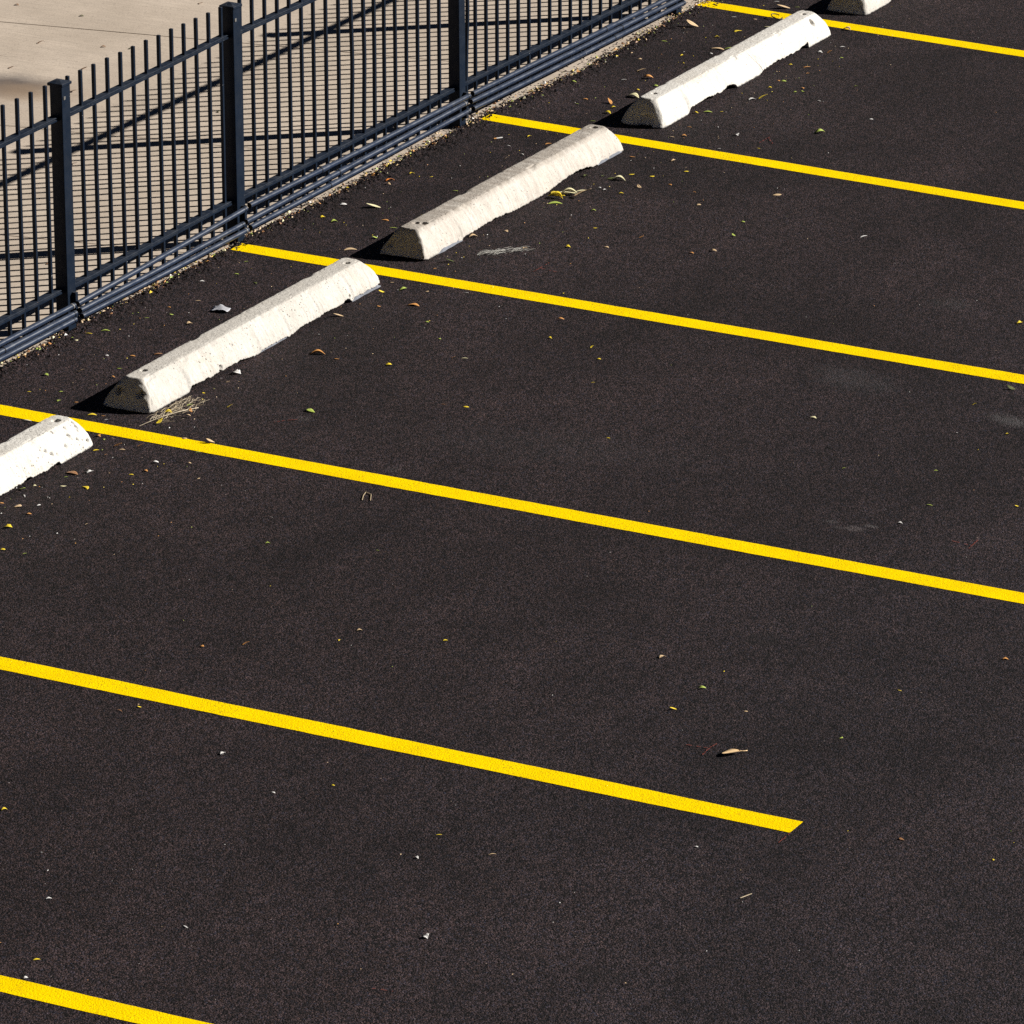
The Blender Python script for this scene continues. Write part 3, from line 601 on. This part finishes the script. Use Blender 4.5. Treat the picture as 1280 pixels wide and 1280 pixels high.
for kd in KINDS:
    for s in range(3):
        v, f = leaf_mesh(kd, hash((KINDS.index(kd), s)) % 1000)
        PROTO[(kd, s)] = (v, f, {})
def leaf_data(kd, s, col):
    v, f, cache = PROTO[(kd, s)]
    if col not in cache:
        me = mesh('leaf_'+kd, v, f, True); me.materials.append(LM[col]); cache[col] = me
    return cache[col]
CN = {'y': 'yellow', 'g': 'yellow-green', 't': 'tan', 'o': 'orange-brown', 'w': 'whitish', 'p': 'pale cream', 'b': 'dark brown', 'k': 'dark green', 'r': 'bright orange-red'}
SN = {'flat': 'flat', 'curl': 'curled', 'fold': 'folded', 'sliver': 'thin', 'crumb': 'crumpled'}
STOPN = [(-9,2.62,'the stop cut off at left'), (2.62,5.2,'the drilled-end stop'), (5.2,7.83,'the grey-topped stop'), (7.83,10.42,'the whitest stop'), (10.42,99,'the stop at top edge')]
def place_words(x, y):
    for c0, c1 in STRX:
        pass
    st = [n for a, b, n in STOPN if a <= x < b][0]
    if x < .0: 
        if x < -2.6: return 'below the nearest stripe'
        if y > 0: return 'below the stripe with the squared end'
        return 'on open asphalt near the bottom right'
    if y > 5.45: return 'at the fence behind '+st
    if y > 4.95: return 'behind '+st
    if y > 4.25: return 'just before '+st
    if y > 2.6: return 'well out from '+st
    return 'far out from '+st
items = []
crumbs = MB(); crumb_cols = {}
for tok in DATA.split():
    a, b, l, c = tok.split(','); x, y, ln, px, col = float(a), float(b), int(l)/1000, int(c[:-1]), c[-1]
    items.append((x, y, ln, px, col))
lab = {}
for q, (x, y, ln, px, col) in enumerate(items):
    r_ = random.Random(q*31+5)
    if px <= 3: continue
    if col == 'w': kd = r_.choice(['crumb','flat','crumb','sliver'])
    elif px >= 9: kd = r_.choice(['curl','fold','flat','flat'])
    else: kd = r_.choice(['flat','flat','fold','curl','sliver','crumb'])
    o = bpy.data.objects.new('leaf' if col != 'w' else 'litter_scrap', leaf_data(kd, r_.randrange(3), col)); COL.objects.link(o)
    s = ln*1.28
    o.location = (x, y, .0018 if min(abs(x-(c0+(c1-c0)*y/5.6)) for c0, c1 in STRX) < .075+s*.5 else .0006)
    o.scale = (s, s*r_.uniform(.8,1.15), s*r_.uniform(.7, 1.2))
    # mostly lying across the line of sight, as the long ones in the photo do
    o.rotation_euler = (r_.uniform(-.12,.12), 0, -1.15+r_.gauss(0,.55)+(math.pi if r_.random()<.5 else 0))
    if abs(y-4.83) < .125 and any(a < x < b for a, b in ((.24,2.4),(2.86,5.01),(5.44,7.61),(8.05,10.2),(10.64,12.8))):
        COL.objects.unlink(o); bpy.data.objects.remove(o); continue
    size = 'large ' if px >= 12 else '' if px >= 6 else 'tiny '
    what = 'leaf' if col != 'w' else 'scrap'
    base = f'{size}{SN[kd]} {CN[col]} {what} {place_words(x, y)}'
    o['category'] = 'fallen leaf' if col != 'w' else 'litter scrap'
    o['group'] = 'fallen leaves on the asphalt' if col != 'w' else 'whitish scraps on the asphalt'
    lab.setdefault(base, []).append(((x*.408-y*.9126), o))
ORD = ['leftmost', 'second from left', 'third from left', 'fourth from left', 'fifth from left', 'sixth from left']
for base, L_ in lab.items():
    L_.sort(key=lambda e: e[0])
    for k, (_, o) in enumerate(L_):
        if len(L_) == 1: o['label'] = base
        elif k == len(L_)-1: o['label'] = base+', rightmost such'
        else: o['label'] = base+f', {ORD[k]}'

def scatter(name, n, fn, mat, size, label, zoff=.001):
    m = MB()
    for i in range(n):
        x, y, z = fn(i); s = size()*.5; a = random.uniform(0, 6.28); k = random.randint(3, 5); h = s*random.uniform(.3, .9)
        ring = [(x+s*random.uniform(.5,1.2)*math.cos(a+6.283*j/k), y+s*random.uniform(.35,1)*math.sin(a+6.283*j/k), z+zoff) for j in range(k)]
        m.add(ring+[(x+random.uniform(-.3,.3)*s, y+random.uniform(-.3,.3)*s, z+zoff+h)], [(j, (j+1) % k, k) for j in range(k)]+[tuple(reversed(range(k)))])
    o = m.build(name, mat); return tag(o, label, 'litter', kind='stuff')
small = [(x, y, col) for (x, y, ln, px, col) in items if px <= 3]
for col, nm in (('t','tan'),('o','orange-brown'),('w','whitish'),('y','yellow'),('g','green')):
    pts = [(x, y) for x, y, c in small if c == col]
    def fn(i, pts=pts):
        if i < len(pts): return (*pts[i], .004)
        q = random.random()
        if q < .42: return (random.uniform(.2,11), 5.6-abs(random.gauss(0,.4)), .001)
        if q < .72: return (random.uniform(1.6,11), 4.66-abs(random.gauss(0,.22)), .001)
        return (random.uniform(-3,11), random.uniform(-4.5,5.5), .001)
    scatter('leaf_crumbs', len(pts)+{'t':110,'o':70,'w':80,'y':95,'g':60}[col], fn, LM[col], lambda: random.uniform(.005,.011), f'{nm} leaf crumbs and grit scattered over the dark asphalt')
# trash line of leaves and grit along the broken edge below the fence
def strip(i):
    x = random.uniform(2.6, 11.2); k = noise.noise((x*1.6, 9, 1))
    return (x, edge_y(x)+random.gauss(.005, .022)-.02*max(0,k), random.uniform(.0,.012))
for col, nm, n in (('t','tan',420),('o','orange-brown',170),('y','yellow',110),('g','green',130),('w','whitish',70),('b','brown',420), ('p','cream',110)):
    scatter('edge_debris', n, strip, LM[col], lambda: random.choice([random.uniform(.006,.014)]*4+[random.uniform(.016,.034)]), f'{nm} leaf bits packed along the broken concrete edge under the pipes')
def strip2(i):
    x = random.uniform(2.6, 11.2); return (x, edge_y(x)+random.gauss(-.02, .045), random.uniform(.0,.008))
scatter('asphalt_crumbs', 2600, strip2, ASPH, lambda: random.uniform(.008,.024), 'loose black asphalt crumbs along the edge below the fence')
def near_fronts(i):
    a, b = random.choice(((1.6,2.4),(2.86,5.01),(5.44,7.61),(8.05,10.2),(10.64,12)))
    return (random.uniform(a, b), 4.69-abs(random.gauss(0,.03)), .0015)
scatter('grit', 260, near_fronts, SOIL, lambda: random.uniform(.004,.010), 'dark grit gathered along the feet of the wheel stops')
def peb(i):
    return (random.uniform(-3.5,11.), random.uniform(-5,5.5), .0005)
scatter('stone_grit', 260, peb, LM['w'], lambda: random.uniform(.0025,.006), 'pale specks of grit over the whole asphalt')

# dead leaves and bits out on the concrete walk
WALK = [(8.46,8.63),(7.88,8.53),(7.98,8.18),(7.56,8.04),(7.15,7.85),(7.38,8.4),(8.03,8.03),(8.48,9.08),(9.02,8.18),(7.2,6.95),(6.01,7.12),(4.53,6.32),(9.32,7.35)]
wl = sorted(WALK, key=lambda p: p[0]*.408-p[1]*.9126)
for k, (x, y) in enumerate(wl):
    o = bpy.data.objects.new('leaf', leaf_data('curl' if k % 3 else 'fold', k % 3, 'bk'[k % 4 == 3])); COL.objects.link(o)
    s = .030+.006*(k % 3); o.scale = (s, s, s*.8); o.location = (x, y, -.003); o.rotation_euler = (0, 0, -1.1+.5*((k*7) % 5-2)*.4)
    o['category'] = 'fallen leaf'; o['group'] = 'dead leaves on the concrete walk'
    w13 = ['leftmost','second from left','third from left','fourth from left','fifth from left','sixth from left','middle one','sixth from right','fifth from right','fourth from right','third from right','second from right','rightmost'][k]
    o['label'] = f'{w13} of the small dark dead leaves on the concrete walk beyond the fence'

# dry leaf cluster at the foot of the weathered stop
for k, (dx, dy, l, col, kd, rz) in enumerate(((.02,-.01,.075,'y','flat',-1.9),(.03,-.07,.07,'p','fold',-1.2),(.02,-.15,.07,'t','curl',-.95),(-.05,-.03,.065,'y','fold',-1.6),(.05,-.05,.07,'p','flat',-1.3),(.09,-.10,.05,'p','sliver',-.5))):
    o = bpy.data.objects.new('leaf', leaf_data(kd, k % 3, col)); COL.objects.link(o)
    l *= 1.35; o.scale = (l, l*.8, l); o.location = (6.74+dx, 4.655+dy, .002+.004*(k % 3)); o.rotation_euler = (.1, 0, rz)
    o['category'] = 'fallen leaf'; o['group'] = 'leaf heap before the grey-topped stop'
    o['label'] = (['yellow flat leaf at the back','cream folded leaf in the middle','tan curled leaf at the right end','yellow folded leaf at the left end','cream flat leaf on the front side','thin cream stalk sticking out'][k])+' of the heap before the grey-topped stop'
def blade(m, p, q, w, lift=0.01):
    p, q = Vector(p), Vector(q); n = 6; pts = []
    for i in range(n+1):
        t = i/n; c = p.lerp(q, t); c.z += lift*math.sin(math.pi*t); pts.append(c)
    d = (q-p); d.z = 0; d.normalize(); nr = Vector((-d.y, d.x, 0))
    rings = [[c+nr*w*.5*(1-.6*i/n), c+Vector((0,0,w*.7))*(1-.6*i/n), c-nr*w*.5*(1-.6*i/n)] for i, c in enumerate(pts)]
    m.loft(rings)
# dry grass swept against the drilled stop
g = tag(empty('dry_grass', (2.93,4.61,0)), 'swept tuft of dry grass at the near foot of the drilled-end stop', 'dry grass')
m = MB()
for k in range(150):
    x = random.uniform(2.80, 3.13); y = 4.665-abs(random.gauss(0,.055)); a = random.gauss(-.35,.5); l = random.uniform(.015,.075)
    blade(m, (x-l*.5*math.cos(a), y-l*.5*math.sin(a), .002+random.uniform(0,.010)), (x+l*.5*math.cos(a), y+l*.5*math.sin(a), .002+random.uniform(0,.014)), random.uniform(.0010,.0022), random.uniform(0,.010))
m.build('grass_blades', STRAW, g)
m = MB(); blade(m, (3.035,4.545,.006), (2.70,4.655,.004), .0042, .012); m.build('straw_stem', STRAW, g)
for k, (x, y, l, col, kd) in enumerate(((2.90,4.625,.045,'y','fold'),(2.78,4.60,.04,'y','curl'),(2.98,4.55,.03,'o','curl'),(2.92,4.53,.026,'t','fold'),(3.05,4.60,.035,'g','flat'))):
    o = bpy.data.objects.new('leaf', leaf_data(kd, k % 3, col)); COL.objects.link(o); o.scale = (l,l,l); o.location = (x,y,.006); o.rotation_euler = (.2,0,-1.2+k)
    o['category'] = 'fallen leaf'; o['group'] = 'leaves caught in the dry grass'
    o['label'] = ['yellow folded leaf caught in the dry grass tuft, nearest the stop','yellow curled leaf at the left tip of the dry grass tuft','orange leaf standing in front of the dry grass tuft','small tan leaf in front of the dry grass tuft','greenish flat leaf at the right end of the dry grass tuft'][k]
# frayed fibres on the asphalt
g = tag(empty('fibre_clump', (5.75,4.42,0)), 'frayed grey clump of dead fibres flat on the asphalt before the grey-topped stop', 'dead plant')
m = MB(); A = Vector((5.655,4.515,0)); B = Vector((5.86,4.335,0))
for k in range(70):
    t = random.uniform(0,.85); l = random.uniform(.04,.14); c = A.lerp(B, t)+Vector((random.gauss(0,.02)*math.sin(math.pi*(t*.9+.1)), random.gauss(0,.016), .003)); d = (B-A).normalized(); d.rotate(Matrix.Rotation(random.gauss(0,.22), 3, 'Z'))
    blade(m, c, c+d*l*.6+Vector((0,0,random.uniform(0,.008))), random.uniform(.0012,.0024), random.uniform(.002,.014))
m.build('fibres', FIBRE, g)
m = MB(); v, f, _ = PROTO[('fold',1)]
m.add([(5.845+q[0]*.035, 4.345+q[1]*.035, .006+q[2]*.04) for q in v], f); m.build('torn_end', LM['t'], g, smooth=True)
# clear plastic scrap
g = MB(); n = 8
vs = []
for i in range(n+1):
    for j in range(n+1):
        u, w = i/n-.5, j/n-.5
        z = .028*max(0, .55-abs(u*1.2+w*.35))+.012*abs(w)+.004*noise.noise((u*7, w*7, 2))
        vs.append((4.31+.062*w+.015*u, 5.197-.085*u+.015*w, .002+z*(.6+.5*noise.noise((u*3, w*3, 0)))))
N = len(vs); fs = [(i*(n+1)+j, (i+1)*(n+1)+j, (i+1)*(n+1)+j+1, i*(n+1)+j+1) for i in range(n) for j in range(n)]
rim = [j for j in range(n+1)]+[i*(n+1)+n for i in range(1,n+1)]+[n*(n+1)+j for j in range(n-1,-1,-1)]+[i*(n+1) for i in range(n-1,0,-1)]
vs += [(a, b, c+.0012) for a, b, c in vs]; fs2 = fs+[tuple(q+N for q in f) for f in fs]+[(a, b, b+N, a+N) for a, b in zip(rim, rim[1:]+rim[:1])]
g.add(vs, fs2); tag(g.build('plastic_scrap', PLAS, None, smooth=True), 'creased grey plastic scrap between the fence and the drilled-end stop', 'plastic scrap')
# cigarette end
g = tag(empty('cigarette_end', (7.47,5.39,.006)), 'cigarette end on asphalt near the fence behind the grey-topped stop', 'cigarette end')
m = MB(); m.tube((7.45,5.402,.006), (7.463,5.393,.006), .0042, 10); m.build('filter', LM['o'], g)
m = MB(); m.tube((7.463,5.393,.006), (7.492,5.372,.006), .004, 10); m.build('paper', LM['w'], g)
# big tan willow-like leaf out on the asphalt
m = MB(); n = 16; rows = []
A = Vector((.482,.572,.004)); B = Vector((.572,.497,.006))
for i in range(n+1):
    t = i/n; c = A.lerp(B, t); c += Vector((.012*math.sin(math.pi*t*1.7)*t, .004*math.sin(math.pi*t*2), .003*math.sin(math.pi*t)+.005*(1-t)**2)); w = .021*max(.07, math.sin(math.pi*min(1,(t+.04)*1.35))**.7 if t < .69 else .09)
    rows.append([c+Vector((-w*.75,-w*.66,.005)), c+Vector((0,0,-.0005)), c+Vector((w*.75,w*.66,.004)), c+Vector((0,0,.0015))])
m.loft(rows); o = m.build('leaf', m_leaf('amber_leaf', (.62,.40,.20), (.78,.56,.32)), None, smooth=True)
tag(o, 'long wavy tan leaf alone on asphalt above the squared stripe end', 'fallen leaf', 'fallen leaves on the asphalt')
# thin twigs
def twig(pts, w, mat, label):
    m = MB()
    for a, b in zip(pts[:-1], pts[1:]): m.tube((*a, .0032), (*b, .0032), w*.5, 6)
    tag(m.build('twig', mat), label, 'twig', 'thin twigs on the asphalt')
twig([(2.335,3.275),(2.39,3.30),(2.432,3.311),(2.415,3.275),(2.345,3.239)], .004, STRAW, 'pale hooked twig on open asphalt, well out from the stop cut off at left')
twig([(-.71,-.10),(-.655,-.121)], .004, STRAW, 'short straight tan twig near the bottom right of the asphalt')
m = MB(); n = 20
ring = [(10.348+.032*math.cos(a), 5.129+.032*math.sin(a), .012+.010*math.sin(a)) for a in [6.283*k/n*.86 for k in range(n+1)]]
for a, b in zip(ring[:-1], ring[1:]): m.tube(a, b, .003, 6)
tag(m.build('wire_loop', BLACK), 'small black wire loop beside the farthest stripe', 'wire loop')
# surveyor's crayon ticks
def marks(lines, label):
    m = MB()
    for pts in lines:
        P_ = []
        for (a, b) in zip(pts[:-1], pts[1:]):
            for k in range(12):
                t = k/12; P_.append((lerp(a[0],b[0],t)+random.gauss(0,.0015), lerp(a[1],b[1],t)+random.gauss(0,.0015), .0035))
        P_.append((*pts[-1], .0035))
        # broken strokes on rough stone
        for k in range(0, len(P_)-1):
            if random.random() < .62: m.ribbon(P_[k:k+2], random.uniform(.003,.0055))
    tag(m.build('crayon_mark', SCR), label, 'crayon mark', 'faint red layout marks on the asphalt')
marks([[(.515,.756),(.526,.647),(.587,.642)],[(.526,.647),(.446,.641)]], 'faint red crayon tick on asphalt left of the long wavy leaf')
marks([[(-.182,-.004),(-.083,-.004)]], 'faint red crayon line running from the squared stripe end')
marks([[(3.097,.765),(3.085,.644),(3.156,.647)],[(3.085,.644),(3.04,.64)]], 'faint red crayon tick near the right edge of the drilled-end bay')
marks([[(5.537,4.143),(5.624,4.142),(5.718,4.144)],[(5.624,4.142),(5.606,4.039)]], 'faint red crayon tick before the grey-topped stop')
marks([[(8.061,4.128),(8.214,4.125)],[(8.193,4.133),(8.099,4.058)]], 'faint red crayon tick before the whitest stop')
marks([[(3.027,4.147),(3.086,4.106),(3.119,4.066)]], 'faint red crayon tick before the drilled-end stop')
marks([[(-2.019,.736),(-2.006,.637)]], 'faint red crayon tick in the nearest bay at the bottom')
